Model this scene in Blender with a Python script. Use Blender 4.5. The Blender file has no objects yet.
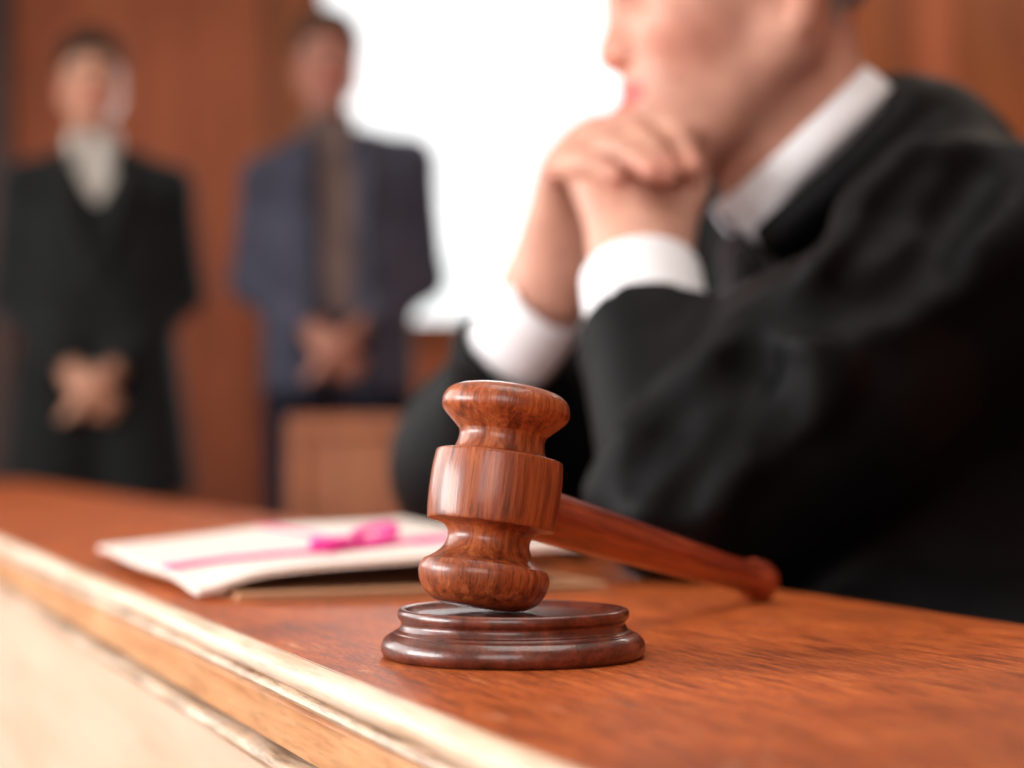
import bpy, bmesh, math, random
import numpy as np
from mathutils import Vector, Matrix

random.seed(4)
SC = bpy.context.scene
COL = SC.collection
FPX, CX, HY, CAMZ = 2000.0, 512.0, 445.0, 0.75     # focal length in pixels, horizon row, eye height
TZ = 0.67                                          # bench top height


def P(px, py, Y):
    return np.array([(px - CX) / FPX * Y, Y, CAMZ - (py - HY) / FPX * Y])


# ------------------------------------------------------------------ materials
def srgb(r, g, b):
    f = lambda c: (c / 255 / 12.92) if c / 255 <= 0.04045 else ((c / 255 + 0.055) / 1.055) ** 2.4
    return (f(r), f(g), f(b), 1.0)


class NT:
    def __init__(self, name):
        self.m = bpy.data.materials.new(name)
        self.m.use_nodes = True
        self.t = self.m.node_tree
        self.b = self.t.nodes['Principled BSDF']

    def n(self, kind, **kw):
        nd = self.t.nodes.new(kind)
        for k, v in kw.items():
            if k in nd.inputs:
                nd.inputs[k].default_value = v
            else:
                setattr(nd, k, v)
        return nd

    def l(self, a, ao, b, bi):
        self.t.links.new(a.outputs[ao], b.inputs[bi])

    def set(self, **kw):
        for k, v in kw.items():
            self.b.inputs[k.replace('_', ' ')].default_value = v


def ramp(nt, stops):
    r = nt.n('ShaderNodeValToRGB')
    e = r.color_ramp.elements
    e[0].position, e[0].color = stops[0]
    e[1].position, e[1].color = stops[-1]
    for p, c in stops[1:-1]:
        x = e.new(p)
        x.color = c
    return r


def wood(name, dark, mid, light, grain=(60, 4, 60), rough=0.35, coat=0.0, bump=0.15, coat_rough=0.08, pores=0.5, spec=0.5, blotch=3.0, patch=1.0):
    """streaky wood: grain is the noise frequency along each local axis (low along the fibres)"""
    nt = NT(name)
    tc = nt.n('ShaderNodeTexCoord')
    mp = nt.n('ShaderNodeMapping')
    mp.inputs['Scale'].default_value = grain
    nt.l(tc, 'Object', mp, 'Vector')
    n1 = nt.n('ShaderNodeTexNoise', Scale=1.0, Detail=6.0, Roughness=0.62, Distortion=0.35)
    nt.l(mp, 'Vector', n1, 'Vector')
    mp2 = nt.n('ShaderNodeMapping')
    mp2.inputs['Scale'].default_value = tuple(g * 4.5 for g in grain)
    nt.l(tc, 'Object', mp2, 'Vector')
    n2 = nt.n('ShaderNodeTexNoise', Scale=1.0, Detail=3.0, Roughness=0.6)
    nt.l(mp2, 'Vector', n2, 'Vector')
    nb = nt.n('ShaderNodeTexNoise', Scale=blotch, Detail=2.0)
    nt.l(tc, 'Object', nb, 'Vector')
    r1 = ramp(nt, [(0.30, dark), (0.5, mid), (0.72, light)])
    nt.l(n1, 'Fac', r1, 'Fac')
    r2 = ramp(nt, [(0.36, (1 - pores, 1 - pores, 1 - pores, 1)), (0.50, (1, 1, 1, 1))])
    nt.l(n2, 'Fac', r2, 'Fac')
    mx = nt.n('ShaderNodeMix', data_type='RGBA', blend_type='MULTIPLY')
    mx.inputs[0].default_value = 0.8
    nt.t.links.new(r1.outputs['Color'], mx.inputs[6])
    nt.t.links.new(r2.outputs['Color'], mx.inputs[7])
    lo_, hi_ = 1 - .29 * patch, 1 + .12 * patch
    r3 = ramp(nt, [(0.3, (lo_, lo_, lo_, 1)), (0.7, (hi_, hi_, hi_, 1))])
    nt.l(nb, 'Fac', r3, 'Fac')
    mx2 = nt.n('ShaderNodeMix', data_type='RGBA', blend_type='MULTIPLY')
    mx2.inputs[0].default_value = 1.0
    nt.t.links.new(mx.outputs[2], mx2.inputs[6])
    nt.t.links.new(r3.outputs['Color'], mx2.inputs[7])
    nt.t.links.new(mx2.outputs[2], nt.b.inputs['Base Color'])
    rr = nt.n('ShaderNodeMapRange')
    rr.inputs['To Min'].default_value = rough - 0.1
    rr.inputs['To Max'].default_value = rough + 0.12
    nt.l(n1, 'Fac', rr, 'Value')
    nt.l(rr, 'Result', nt.b, 'Roughness')
    bp = nt.n('ShaderNodeBump', Strength=bump, Distance=0.0006)
    nt.l(n2, 'Fac', bp, 'Height')
    nt.l(bp, 'Normal', nt.b, 'Normal')
    nt.set(Coat_Weight=coat, Coat_Roughness=coat_rough, Specular_IOR_Level=spec)
    nt.color_out = mx2
    return nt


def cloth(name, col, rough=0.85, sheen=0.25, weave=700, bump=0.2, var=0.25, sheen_tint=None):
    nt = NT(name)
    tc = nt.n('ShaderNodeTexCoord')
    n1 = nt.n('ShaderNodeTexNoise', Scale=weave, Detail=1.0)
    nt.l(tc, 'Object', n1, 'Vector')
    n2 = nt.n('ShaderNodeTexNoise', Scale=9.0, Detail=3.0)
    nt.l(tc, 'Object', n2, 'Vector')
    c = np.array(col)
    r = ramp(nt, [(0.3, tuple(c * (1 - var))[:3] + (1,)), (0.7, tuple(c * (1 + var))[:3] + (1,))])
    nt.l(n2, 'Fac', r, 'Fac')
    nt.l(r, 'Color', nt.b, 'Base Color')
    bp = nt.n('ShaderNodeBump', Strength=bump, Distance=0.0004)
    nt.l(n1, 'Fac', bp, 'Height')
    nt.l(bp, 'Normal', nt.b, 'Normal')
    nt.set(Roughness=rough, Sheen_Weight=sheen, Sheen_Roughness=0.4, Specular_IOR_Level=0.2)
    if sheen_tint:
        nt.set(Sheen_Tint=sheen_tint)
    return nt.m


def skin_mat(name, sss=0.06):
    nt = NT(name)
    at = nt.n('ShaderNodeVertexColor', layer_name='tint')
    tc = nt.n('ShaderNodeTexCoord')
    ns = nt.n('ShaderNodeTexNoise', Scale=55.0, Detail=4.0)
    nt.l(tc, 'Object', ns, 'Vector')
    r = ramp(nt, [(0.3, (0.88, 0.84, 0.83, 1)), (0.7, (1.06, 1.04, 1.03, 1))])
    nt.l(ns, 'Fac', r, 'Fac')
    mx = nt.n('ShaderNodeMix', data_type='RGBA', blend_type='MULTIPLY')
    mx.inputs[0].default_value = 1.0
    nt.t.links.new(at.outputs['Color'], mx.inputs[6])
    nt.t.links.new(r.outputs['Color'], mx.inputs[7])
    nt.t.links.new(mx.outputs[2], nt.b.inputs['Base Color'])
    bp = nt.n('ShaderNodeBump', Strength=0.12, Distance=0.001)
    nt.l(ns, 'Fac', bp, 'Height')
    nt.l(bp, 'Normal', nt.b, 'Normal')
    nt.set(Roughness=0.48, Subsurface_Weight=sss, Subsurface_Scale=0.01, Specular_IOR_Level=0.35)
    nt.b.inputs['Subsurface Radius'].default_value = (1.0, 0.35, 0.2)
    return nt.m


def plain(name, col, rough=0.5, metal=0.0, noise=20.0, var=0.08, spec=0.5):
    nt = NT(name)
    tc = nt.n('ShaderNodeTexCoord')
    ns = nt.n('ShaderNodeTexNoise', Scale=noise, Detail=3.0)
    nt.l(tc, 'Object', ns, 'Vector')
    c = np.array(col)
    r = ramp(nt, [(0.3, tuple(c * (1 - var))[:3] + (1,)), (0.7, tuple(np.minimum(c * (1 + var), 1))[:3] + (1,))])
    nt.l(ns, 'Fac', r, 'Fac')
    nt.l(r, 'Color', nt.b, 'Base Color')
    nt.set(Roughness=rough, Metallic=metal, Specular_IOR_Level=spec)
    return nt.m


# ------------------------------------------------------------------ object helpers
def link(name, me, mat=None, parent=None, smooth=True, loc=None):
    ob = bpy.data.objects.new(name, me)
    COL.objects.link(ob)
    if mat is not None:
        me.materials.append(mat.m if isinstance(mat, NT) else mat)
    if smooth and isinstance(me, bpy.types.Mesh):
        me.polygons.foreach_set('use_smooth', [True] * len(me.polygons))
    if parent is not None:
        ob.parent = parent
    if loc is not None:
        ob.location = loc
    return ob


def empty(name, loc=(0, 0, 0), rz=0.0):
    o = bpy.data.objects.new(name, None)
    o.empty_display_size = 0.05
    COL.objects.link(o)
    o.location = loc
    o.rotation_euler = (0, 0, rz)
    return o


def tag(o, label, cat, group=None):
    o['label'] = label
    o['category'] = cat
    if group:
        o['group'] = group
    return o


def structure(o):
    o['kind'] = 'structure'
    return o


def pydata(name, verts, faces):
    me = bpy.data.meshes.new(name)
    me.from_pydata([tuple(map(float, v)) for v in verts], [], faces)
    me.update()
    return me


def bm_mesh(name, bm):
    me = bpy.data.meshes.new(name)
    bmesh.ops.recalc_face_normals(bm, faces=bm.faces)
    bm.to_mesh(me)
    bm.free()
    return me


def box_bm(bm, lo, hi, bev=0.0):
    lo, hi = Vector(lo), Vector(hi)
    r = bmesh.ops.create_cube(bm, size=1.0)
    vs = r['verts']
    for v in vs:
        v.co = Vector([lo[i] + (v.co[i] + 0.5) * (hi[i] - lo[i]) for i in range(3)])
    if bev > 0:
        es = list({e for v in vs for e in v.link_edges})
        bmesh.ops.bevel(bm, geom=es, offset=bev, segments=3, profile=0.5, affect='EDGES')


def box(name, lo, hi, mat, parent=None, bev=0.0, smooth=False):
    bm = bmesh.new()
    box_bm(bm, lo, hi, bev)
    return link(name, bm_mesh(name, bm), mat, parent, smooth)


def lathe(name, prof, mat, parent=None, seg=96):
    """surface of revolution about local z, prof = (r, z) from bottom to top; r=0 closes"""
    verts, rings, faces = [], [], []
    for r, z in prof:
        if r < 1e-6:
            rings.append([len(verts)])
            verts.append((0, 0, z))
        else:
            rings.append(list(range(len(verts), len(verts) + seg)))
            verts += [(r * math.cos(2 * math.pi * i / seg), r * math.sin(2 * math.pi * i / seg), z) for i in range(seg)]
    for a, b in zip(rings, rings[1:]):
        for i in range(seg):
            j = (i + 1) % seg
            if len(a) == 1:
                faces.append((a[0], b[j], b[i]))
            elif len(b) == 1:
                faces.append((a[i], a[j], b[0]))
            else:
                faces.append((a[i], a[j], b[j], b[i]))
    return link(name, pydata(name, verts, faces), mat, parent)


def smooth_prof(pts, n=6):
    """Catmull-Rom through the profile points; a repeated point keeps a corner"""
    out = []
    p = [np.array(q, float) for q in pts]
    for i in range(len(p) - 1):
        a, b = p[i], p[i + 1]
        if np.allclose(a, b):
            continue
        pa = p[i - 1] if i > 0 else a
        pb = p[i + 2] if i + 2 < len(p) else b
        for k in range(n):
            t = k / n
            out.append(tuple(0.5 * ((2 * a) + (-pa + b) * t + (2 * pa - 5 * a + 4 * b - pb) * t * t + (-pa + 3 * a - 3 * b + pb) * t ** 3)))
    out.append(tuple(p[-1]))
    return [(max(r, 0.0) if r > 1e-5 else 0.0, z) for r, z in out]


def extrude_y(name, prof, y0, y1, mat, parent=None, n=1, smooth=False):
    """closed xz outline swept along local y"""
    bm = bmesh.new()
    rows = []
    for k in range(n + 1):
        y = y0 + (y1 - y0) * k / n
        rows.append([bm.verts.new((x, y, z)) for x, z in prof])
    m = len(prof)
    for a, b in zip(rows, rows[1:]):
        for i in range(m):
            bm.faces.new((a[i], a[(i + 1) % m], b[(i + 1) % m], b[i]))
    bm.faces.new(rows[0])
    bm.faces.new(list(reversed(rows[-1])))
    ob = link(name, bm_mesh(name, bm), mat, parent, False)
    if smooth:
        for p in ob.data.polygons:
            p.use_smooth = len(p.vertices) == 4
        ob.data.set_sharp_from_angle(angle=math.radians(40))
    return ob


def axis_matrix(origin, z, x_hint=(1, 0, 0)):
    z = Vector(z).normalized()
    x = Vector(x_hint)
    x = (x - z * x.dot(z)).normalized()
    y = z.cross(x)
    m = Matrix((x, y, z)).transposed().to_4x4()
    m.translation = Vector(origin)
    return m


# ------------------------------------------------------------------ signed distance sculpting
class Field:
    def __init__(self, lo, hi, h):
        self.lo, self.h = np.array(lo, float), h
        self.n = np.ceil((np.array(hi, float) - self.lo) / h).astype(int) + 1
        self.F = np.full(self.n, 1.0, np.float32)

    def _sub(self, lo, hi, m):
        a = np.clip(np.floor((np.array(lo) - m - self.lo) / self.h).astype(int), 0, self.n)
        b = np.clip(np.ceil((np.array(hi) + m - self.lo) / self.h).astype(int) + 1, 0, self.n)
        if np.any(b <= a):
            return None, None
        ax = [self.lo[i] + self.h * np.arange(a[i], b[i]) for i in range(3)]
        X = np.stack(np.meshgrid(*ax, indexing='ij'), -1)
        return tuple(slice(a[i], b[i]) for i in range(3)), X

    def _apply(self, sl, d, k, op):
        f = self.F[sl]
        d = d.astype(np.float32)
        if op == 'add':
            r = np.minimum(f, d)
            if k > 0:
                r = r - np.maximum(k - np.abs(f - d), 0) ** 2 / (4 * k)
        elif op == 'sub':
            d = -d
            r = np.maximum(f, d)
            if k > 0:
                r = r + np.maximum(k - np.abs(f - d), 0) ** 2 / (4 * k)
        self.F[sl] = r

    def cap(self, a, b, r1, r2=None, k=0.01, op='add'):
        r2 = r1 if r2 is None else r2
        a, b = np.array(a, float), np.array(b, float)
        R = max(r1, r2)
        sl, X = self._sub(np.minimum(a, b) - R, np.maximum(a, b) + R, k + 2 * self.h + 0.02)
        if sl is None:
            return
        ab = b - a
        t = np.clip(((X - a) @ ab) / max(ab @ ab, 1e-12), 0, 1)
        d = np.linalg.norm(X - a - t[..., None] * ab, axis=-1) - (r1 + (r2 - r1) * t)
        self._apply(sl, d, k, op)

    def chain(self, pts, rs, k=0.005, op='add'):
        for i in range(len(pts) - 1):
            self.cap(pts[i], pts[i + 1], rs[i], rs[i + 1], k, op)

    def ell(self, c, r, M=None, k=0.01, op='add'):
        c, r = np.array(c, float), np.array(r, float)
        R = r.max()
        sl, X = self._sub(c - R, c + R, k + 2 * self.h + 0.02)
        if sl is None:
            return
        Q = X - c
        if M is not None:
            Q = Q @ M
        k0 = np.linalg.norm(Q / r, axis=-1)
        k1 = np.linalg.norm(Q / (r * r), axis=-1)
        d = k0 * (k0 - 1.0) / np.maximum(k1, 1e-9)
        d = np.where(k0 < 1e-4, -r.min(), d)
        self._apply(sl, d, k, op)

    def plane_cut(self, c, n, R, k=0.0):
        """cut away what lies on the +n side of the plane within R of c"""
        c, n = np.array(c, float), np.array(n, float)
        n = n / np.linalg.norm(n)
        sl, X = self._sub(c - R, c + R, 0)
        if sl is None:
            return
        d = np.maximum(-((X - c) @ n), np.linalg.norm(X - c, axis=-1) - R)
        self._apply(sl, d, k, 'sub')

    def halfspace(self, c, n):
        c, n = np.array(c, float), np.array(n, float)
        ax = [self.lo[i] + self.h * np.arange(self.n[i]) for i in range(3)]
        d = ((ax[0] - c[0]) * n[0])[:, None, None] + ((ax[1] - c[1]) * n[1])[None, :, None] + ((ax[2] - c[2]) * n[2])[None, None, :]
        self.F = np.maximum(self.F, d.astype(np.float32))

    def ray(self, px, py, y0=0.9, y1=2.2):
        """depth at which the camera ray through a pixel meets the surface"""
        ys = np.arange(y0, y1, self.h * 0.5)
        pts = np.stack([(px - CX) / FPX * ys, ys, CAMZ - (py - HY) / FPX * ys], -1)
        ix = np.round((pts - self.lo) / self.h).astype(int)
        ok = np.all((ix >= 0) & (ix < self.n), axis=1)
        ys, ix = ys[ok], ix[ok]
        v = self.F[ix[:, 0], ix[:, 1], ix[:, 2]]
        w = np.where(v < 0)[0]
        return float(ys[w[0]]) if len(w) else None

    def mesh(self, name, mat, parent=None, tint=None, largest=False):
        F, h = self.F, self.h
        F = np.pad(F, 1, constant_values=1.0)
        lo = self.lo - h
        s = F < 0
        nx, ny, nz = F.shape
        c = np.zeros((nx - 1, ny - 1, nz - 1), np.uint8)
        for i in (0, 1):
            for j in (0, 1):
                for k in (0, 1):
                    c += s[i:nx - 1 + i, j:ny - 1 + j, k:nz - 1 + k]
        act = np.argwhere((c > 0) & (c < 8))
        idx = np.full(c.shape, -1, np.int32)
        idx[act[:, 0], act[:, 1], act[:, 2]] = np.arange(len(act))
        acc = np.zeros((len(act), 3))
        cnt = np.zeros(len(act))
        corners = [(i, j, k) for i in (0, 1) for j in (0, 1) for k in (0, 1)]
        for a in corners:
            for b in corners:
                if sum(b) - sum(a) == 1 and sum(abs(b[q] - a[q]) for q in range(3)) == 1:
                    fa = F[act[:, 0] + a[0], act[:, 1] + a[1], act[:, 2] + a[2]]
                    fb = F[act[:, 0] + b[0], act[:, 1] + b[1], act[:, 2] + b[2]]
                    m = (fa < 0) != (fb < 0)
                    t = np.where(m, fa / np.where(m, fa - fb, 1), 0)
                    p = np.array(a) + t[:, None] * (np.array(b) - np.array(a))
                    acc += np.where(m[:, None], p, 0)
                    cnt += m
        V = lo + h * (act + acc / cnt[:, None])
        quads = []
        for ax in range(3):
            u, w = (ax + 1) % 3, (ax + 2) % 3
            sa = [slice(0, n) for n in F.shape]
            sb = [slice(0, n) for n in F.shape]
            sa[ax], sb[ax] = slice(0, F.shape[ax] - 1), slice(1, F.shape[ax])
            A, B = s[tuple(sa)], s[tuple(sb)]
            e = np.argwhere(A != B)
            e = e[(e[:, u] > 0) & (e[:, w] > 0) & (e[:, u] < F.shape[u] - 1) & (e[:, w] < F.shape[w] - 1)]
            inside = A[e[:, 0], e[:, 1], e[:, 2]]

            def cell(du, dw):
                q = e.copy()
                q[:, u] += du
                q[:, w] += dw
                return idx[q[:, 0], q[:, 1], q[:, 2]]
            q = np.stack([cell(-1, -1), cell(0, -1), cell(0, 0), cell(-1, 0)], 1)
            q[~inside] = q[~inside][:, ::-1]
            quads.append(q)
        Q = np.concatenate(quads)
        if largest:        # drop stray islands
            lab = np.arange(len(V))
            while True:
                m = lab[Q].min(axis=1)
                new = lab.copy()
                for k in range(4):
                    np.minimum.at(new, Q[:, k], m)
                new = new[new]
                if np.array_equal(new, lab):
                    break
                lab = new
            big = np.bincount(lab).argmax()
            keep = lab == big
            remap = np.cumsum(keep) - 1
            Q = remap[Q[keep[Q[:, 0]]]]
            V = V[keep]
        # light relax to take the grid steps off
        for _ in range(2):
            S = np.zeros_like(V)
            N = np.zeros(len(V))
            for k in range(4):
                a, b = Q[:, k], Q[:, (k + 1) % 4]
                np.add.at(S, a, V[b])
                np.add.at(S, b, V[a])
                np.add.at(N, a, 1)
                np.add.at(N, b, 1)
            V = V * 0.5 + 0.5 * S / np.maximum(N, 1)[:, None]
        me = bpy.data.meshes.new(name)
        me.vertices.add(len(V))
        me.vertices.foreach_set('co', V.astype(np.float32).ravel())
        me.loops.add(Q.size)
        me.loops.foreach_set('vertex_index', Q.astype(np.int32).ravel())
        me.polygons.add(len(Q))
        me.polygons.foreach_set('loop_start', (np.arange(len(Q)) * 4).astype(np.int32))
        me.update(calc_edges=True)
        me.validate()
        if tint is not None:
            at = me.color_attributes.new('tint', 'FLOAT_COLOR', 'POINT')
            c4 = np.ones((len(V), 4), np.float32)
            c4[:, :3] = tint(V)
            at.data.foreach_set('color', c4.ravel())
        ob = link(name, me, mat, parent)
        return ob


class Head:
    """head frame: origin midway between the ear canals, f forward, l to its left, u up"""

    def __init__(self, O, fwd, up, s=1.0):
        F = np.array(fwd, float)
        F /= np.linalg.norm(F)
        U = np.array(up, float)
        U = U - F * (U @ F)
        U /= np.linalg.norm(U)
        L = np.cross(U, F)
        self.O, self.M, self.s = np.array(O, float), np.stack([F, L, U], 1), s

    def w(self, f, l, u):
        return self.O + self.s * (self.M @ np.array([f, l, u], float))

    def loc(self, V):
        return ((V - self.O) @ self.M) / self.s

    def ell(self, fd, c, r, k=0.012, op='add', tilt=0.0):
        M = self.M
        if tilt:
            ca, sa = math.cos(tilt), math.sin(tilt)
            M = M @ np.array([[ca, 0, -sa], [0, 1, 0], [sa, 0, ca]])
        fd.ell(self.w(*c), np.array(r) * self.s, M, k * self.s, op)

    def cap(self, fd, a, b, r1, r2=None, k=0.01, op='add'):
        fd.cap(self.w(*a), self.w(*b), r1 * self.s, (r1 if r2 is None else r2) * self.s, k * self.s, op)

    def sculpt(self, fd):
        E, C = self.ell, self.cap
        E(fd, (.014, 0, .062), (.094, .076, .082), .02)
        E(fd, (.050, 0, .045), (.058, .066, .055), .03)
        for s in (-1, 1):
            E(fd, (.038, s * .043, -.008), (.050, .021, .050), .02)
        E(fd, (.058, 0, -.010), (.052, .058, .075), .03)
        for s in (-1, 1):
            C(fd, (.008, s * .052, -.020), (.018, s * .053, -.040), .017, .017, .02)
            C(fd, (.018, s * .053, -.040), (.088, s * .016, -.091), .017, .016, .022)
            E(fd, (.076, s * .040, -.012), (.026, .022, .020), .02)
            C(fd, (.098, s * .012, .036), (.080, s * .047, .036), .010, .010, .014)
        E(fd, (.060, 0, -.070), (.048, .042, .026), .03)
        E(fd, (.101, 0, -.091), (.017, .020, .016), .02)
        E(fd, (.088, 0, -.050), (.030, .036, .030), .025)
        # nose
        C(fd, (.105, 0, .028), (.118, 0, -.013), .0085, .0090, .012)
        E(fd, (.1195, 0, -.0185), (.0125, .0115, .0105), None or .010)
        for s in (-1, 1):
            E(fd, (.110, s * .0125, -.019), (.012, .0075, .009), .007)
        C(fd, (.119, 0, -.020), (.110, 0, -.026), .006, .006, .006)
        for s in (-1, 1):
            E(fd, (.114, s * .007, -.0275), (.006, .0035, .004), .003, 'sub')
        # eyes: socket and lids
        for s in (-1, 1):
            E(fd, (.106, s * .033, .016), (.018, .017, .012), .014, 'sub')
            E(fd, (.0835, s * .033, .017), (.0150, .0150, .0142), .004)
            C(fd, (.0965, s * .020, .0235), (.092, s * .046, .022), .0035, .003, .004)
            C(fd, (.0955, s * .021, .010), (.091, s * .045, .011), .003, .003, .004)
        # lips, philtrum
        C(fd, (.1165, 0, -.0430), (.108, .024, -.0480), .0052, .0034, .005)
        C(fd, (.1165, 0, -.0430), (.108, -.024, -.0480), .0052, .0034, .005)
        C(fd, (.1145, 0, -.0535), (.107, .021, -.0495), .0060, .0034, .005)
        C(fd, (.1145, 0, -.0535), (.107, -.021, -.0495), .0060, .0034, .005)
        C(fd, (.123, 0, -.0485), (.107, .026, -.0490), .0016, .0014, .002, 'sub')
        C(fd, (.123, 0, -.0485), (.107, -.026, -.0490), .0016, .0014, .002, 'sub')
        E(fd, (.117, 0, -.0735), (.008, .020, .005), .012, 'sub')
        # ears
        for s in (-1, 1):
            E(fd, (.004, s * .078, .006), (.018, .0075, .031), .006, 'add', -.15)
            E(fd, (.011, s * .077, -.029), (.010, .0065, .012), .006)
            E(fd, (.008, s * .086, .004), (.010, .006, .018), .004, 'sub', -.15)

    def tint(self, base, brow):
        def f(V):
            q = self.loc(V)
            col = np.tile(np.array(base, float)[:3], (len(V), 1))

            def blend(c, w):
                w = np.clip(w, 0, 1)[:, None]
                return col * (1 - w) + np.array(c)[None, :3] * w
            g = lambda c, r: np.exp(-np.sum(((q - np.array(c)) / np.array(r)) ** 2, axis=1))
            red = np.array(base)[:3] * np.array([1.0, .62, .58])
            col = blend(red, .75 * g((.120, 0, -.016), (.02, .02, .018)))
            for s in (-1, 1):
                col = blend(red, .5 * g((.082, s * .045, -.02), (.03, .03, .028)))
                col = blend(red, .5 * g((0, s * .08, .0), (.03, .012, .035)))
            lip = np.array(base)[:3] * np.array([.80, .27, .32])
            onlip = (q[:, 0] > .092).astype(float)
            hh = .0098 * np.sqrt(np.clip(1 - (q[:, 1] / .0275) ** 4, 1e-4, 1))
            col = blend(lip, 1.1 * onlip * np.exp(-((q[:, 2] + .0485) / hh) ** 4))
            for s in (-1, 1):
                w = np.exp(-((q[:, 2] - .0385 + 8 * (np.abs(q[:, 1]) - .028) ** 2) / .0055) ** 4) * (np.abs(q[:, 1] - s * .031) < .021) * (q[:, 0] > .06)
                col = blend(brow, .85 * w)
            return col
        return f

    def eyes(self, parent, white, iris, pupil):
        for s in (-1, 1):
            c = self.w(.0845, s * .033, .017)
            bm = bmesh.new()
            bmesh.ops.create_uvsphere(bm, u_segments=24, v_segments=16, radius=.0142 * self.s)
            for v in bm.verts:
                v.co += Vector(c)
            e = link('eye', bm_mesh('eye', bm), white, parent)
            d = self.M[:, 0]
            for nm, rr, off, mt in (('iris', .0058, .0128, iris), ('pupil', .0027, .0137, pupil)):
                bm = bmesh.new()
                bmesh.ops.create_uvsphere(bm, u_segments=16, v_segments=8, radius=rr * self.s)
                M = axis_matrix(Vector(c) + Vector(d) * off * self.s, d, (0.1, 0.2, 1))
                for v in bm.verts:
                    v.co.z *= .3
                    v.co = M @ v.co
                link(nm, bm_mesh(nm, bm), mt, e)

    def hair(self, fd, thick=.006):
        E = self.ell
        t = thick
        E(fd, (.008, 0, .062), (.098 + t, .077 + t, .083 + t), .01)
        E(fd, (-.034, 0, .024), (.036 + t, .060 + t, .050), .015)
        E(fd, (-.016, 0, -.026), (.020, .042, .030), .012)
        for s in (-1, 1):
            self.cap(fd, (.030, s * .069, .045), (.032, s * .0665, .000), .010, .006, .008)
        # combed tufts so that the outline is not a smooth shell
        rng = np.random.RandomState(11)
        for n in range(150):
            th, ph = rng.uniform(-1.25, 1.25), rng.uniform(-.35, 2.6)
            d = np.array([math.cos(ph) * math.cos(th * .6), math.sin(th), math.sin(ph) * math.cos(th)])
            d /= np.linalg.norm(d)
            a = np.array([.010, 0, .062]) + d * (np.array([.096, .075, .081]) + t)
            side = 1 if a[1] > 0 else -1
            b = a + np.array([-.030, side * rng.uniform(-.004, .014), -.012 - .012 * (a[0] < 0)])
            e = (b - np.array([.010, 0, .062])) / (np.array([.096, .075, .081]) + t)
            b = np.array([.010, 0, .062]) + e / np.linalg.norm(e) * (np.array([.096, .075, .081]) + t)
            self.cap(fd, tuple(a), tuple(b), .0042 + rng.uniform(0, .0030), .0030, .003)
        # face and ear openings
        E(fd, (.115, 0, -.005), (.068, .085, .083), .008, 'sub')
        E(fd, (.052, 0, -.090), (.075, .10, .080), .008, 'sub')
        for s in (-1, 1):
            E(fd, (.007, s * .088, -.002), (.021, .026, .036), .006, 'sub')


# ------------------------------------------------------------------ materials used
SK = 1.0
M_TOP = wood('bench_top_wood', srgb(118, 50, 19), srgb(188, 90, 37), srgb(216, 118, 56), grain=(290, 24, 60), rough=.46, bump=.35, pores=.6, spec=.22, blotch=11)
M_EDGE_LIT = wood('bench_edge_lit_wood', srgb(206, 166, 130), srgb(232, 206, 182), srgb(240, 220, 200), grain=(70, 7, 90), rough=.40, bump=.3, pores=.22, spec=.5, blotch=14, patch=.4)  # nosing: glare on the bench wood painted in as a pale tone
M_FRIEZE_LIT = wood('bench_frieze_lit_wood', srgb(184, 118, 72), srgb(212, 152, 104), srgb(226, 174, 128), grain=(60, 7, 90), rough=.42, bump=.25, pores=.25, spec=.4, blotch=14, patch=.5)  # same bench wood, lightened in colour as if strongly lit
M_PANEL_LIT = wood('bench_panel_lit_wood', srgb(216, 174, 148), srgb(222, 184, 159), srgb(227, 191, 168), grain=(18, 3, 30), rough=.5, bump=.05, pores=.06, spec=.4, patch=.15)  # bench wood made paler: the strong front light is put into the colour
M_RIDGE_LIT = wood('bench_ridge_lit_wood', srgb(140, 100, 72), srgb(222, 190, 160), srgb(240, 218, 198), grain=(120, 14, 160), rough=.35, bump=.4, pores=.45, spec=.6, blotch=25)  # moulding ridges: pale tones painted for glare, mixed with worn darker ones
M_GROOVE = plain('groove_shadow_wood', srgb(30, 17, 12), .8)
M_GAVEL = wood('gavel_mahogany', srgb(84, 30, 12), srgb(164, 76, 34), srgb(204, 116, 64), grain=(260, 260, 8), rough=.40, coat=.4, coat_rough=.16, bump=.25, pores=.5, blotch=28)
M_HANDLE = wood('handle_mahogany', srgb(104, 28, 12), srgb(158, 58, 26), srgb(192, 92, 48), grain=(190, 190, 10), rough=.36, coat=.5, coat_rough=.12, bump=.2, pores=.4, blotch=20)
M_BLOCK = wood('block_mahogany', srgb(58, 21, 13), srgb(104, 44, 28), srgb(138, 66, 44), grain=(150, 20, 150), rough=.33, coat=.5, coat_rough=.12, bump=.25, pores=.45, blotch=30)
M_WALL = wood('wall_panel_wood', srgb(144, 74, 44), srgb(180, 98, 62), srgb(194, 112, 73), grain=(7, 7, .9), rough=.5, bump=.05, pores=.15, spec=.25, blotch=.7)
M_STILE = wood('wall_stile_wood', srgb(122, 60, 26), srgb(154, 82, 36), srgb(168, 96, 46), grain=(9, 9, .9), rough=.45, bump=.05, pores=.2, spec=.35, blotch=.7)
M_DARKW = wood('dark_frame_wood', srgb(48, 22, 12), srgb(72, 34, 18), srgb(90, 44, 24), grain=(9, 9, .9), rough=.45, bump=.05, pores=.2)
M_CHAIR = wood('chair_wood', srgb(136, 74, 40), srgb(168, 96, 56), srgb(186, 112, 68), grain=(9, 9, 2), rough=.42, bump=.05, pores=.2)
M_FLOOR = wood('floor_wood', srgb(70, 38, 22), srgb(98, 54, 32), srgb(122, 72, 44), grain=(12, 1.2, 12), rough=.4, bump=.1, pores=.25)
M_PLASTER = plain('ceiling_plaster', srgb(236, 230, 220), .9)
M_CREAM = plain('plaster_wall', srgb(228, 218, 204), .9)
M_ROBE = cloth('black_robe_cloth', srgb(6, 6, 8), rough=.62, sheen=.0, var=.2)
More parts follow.
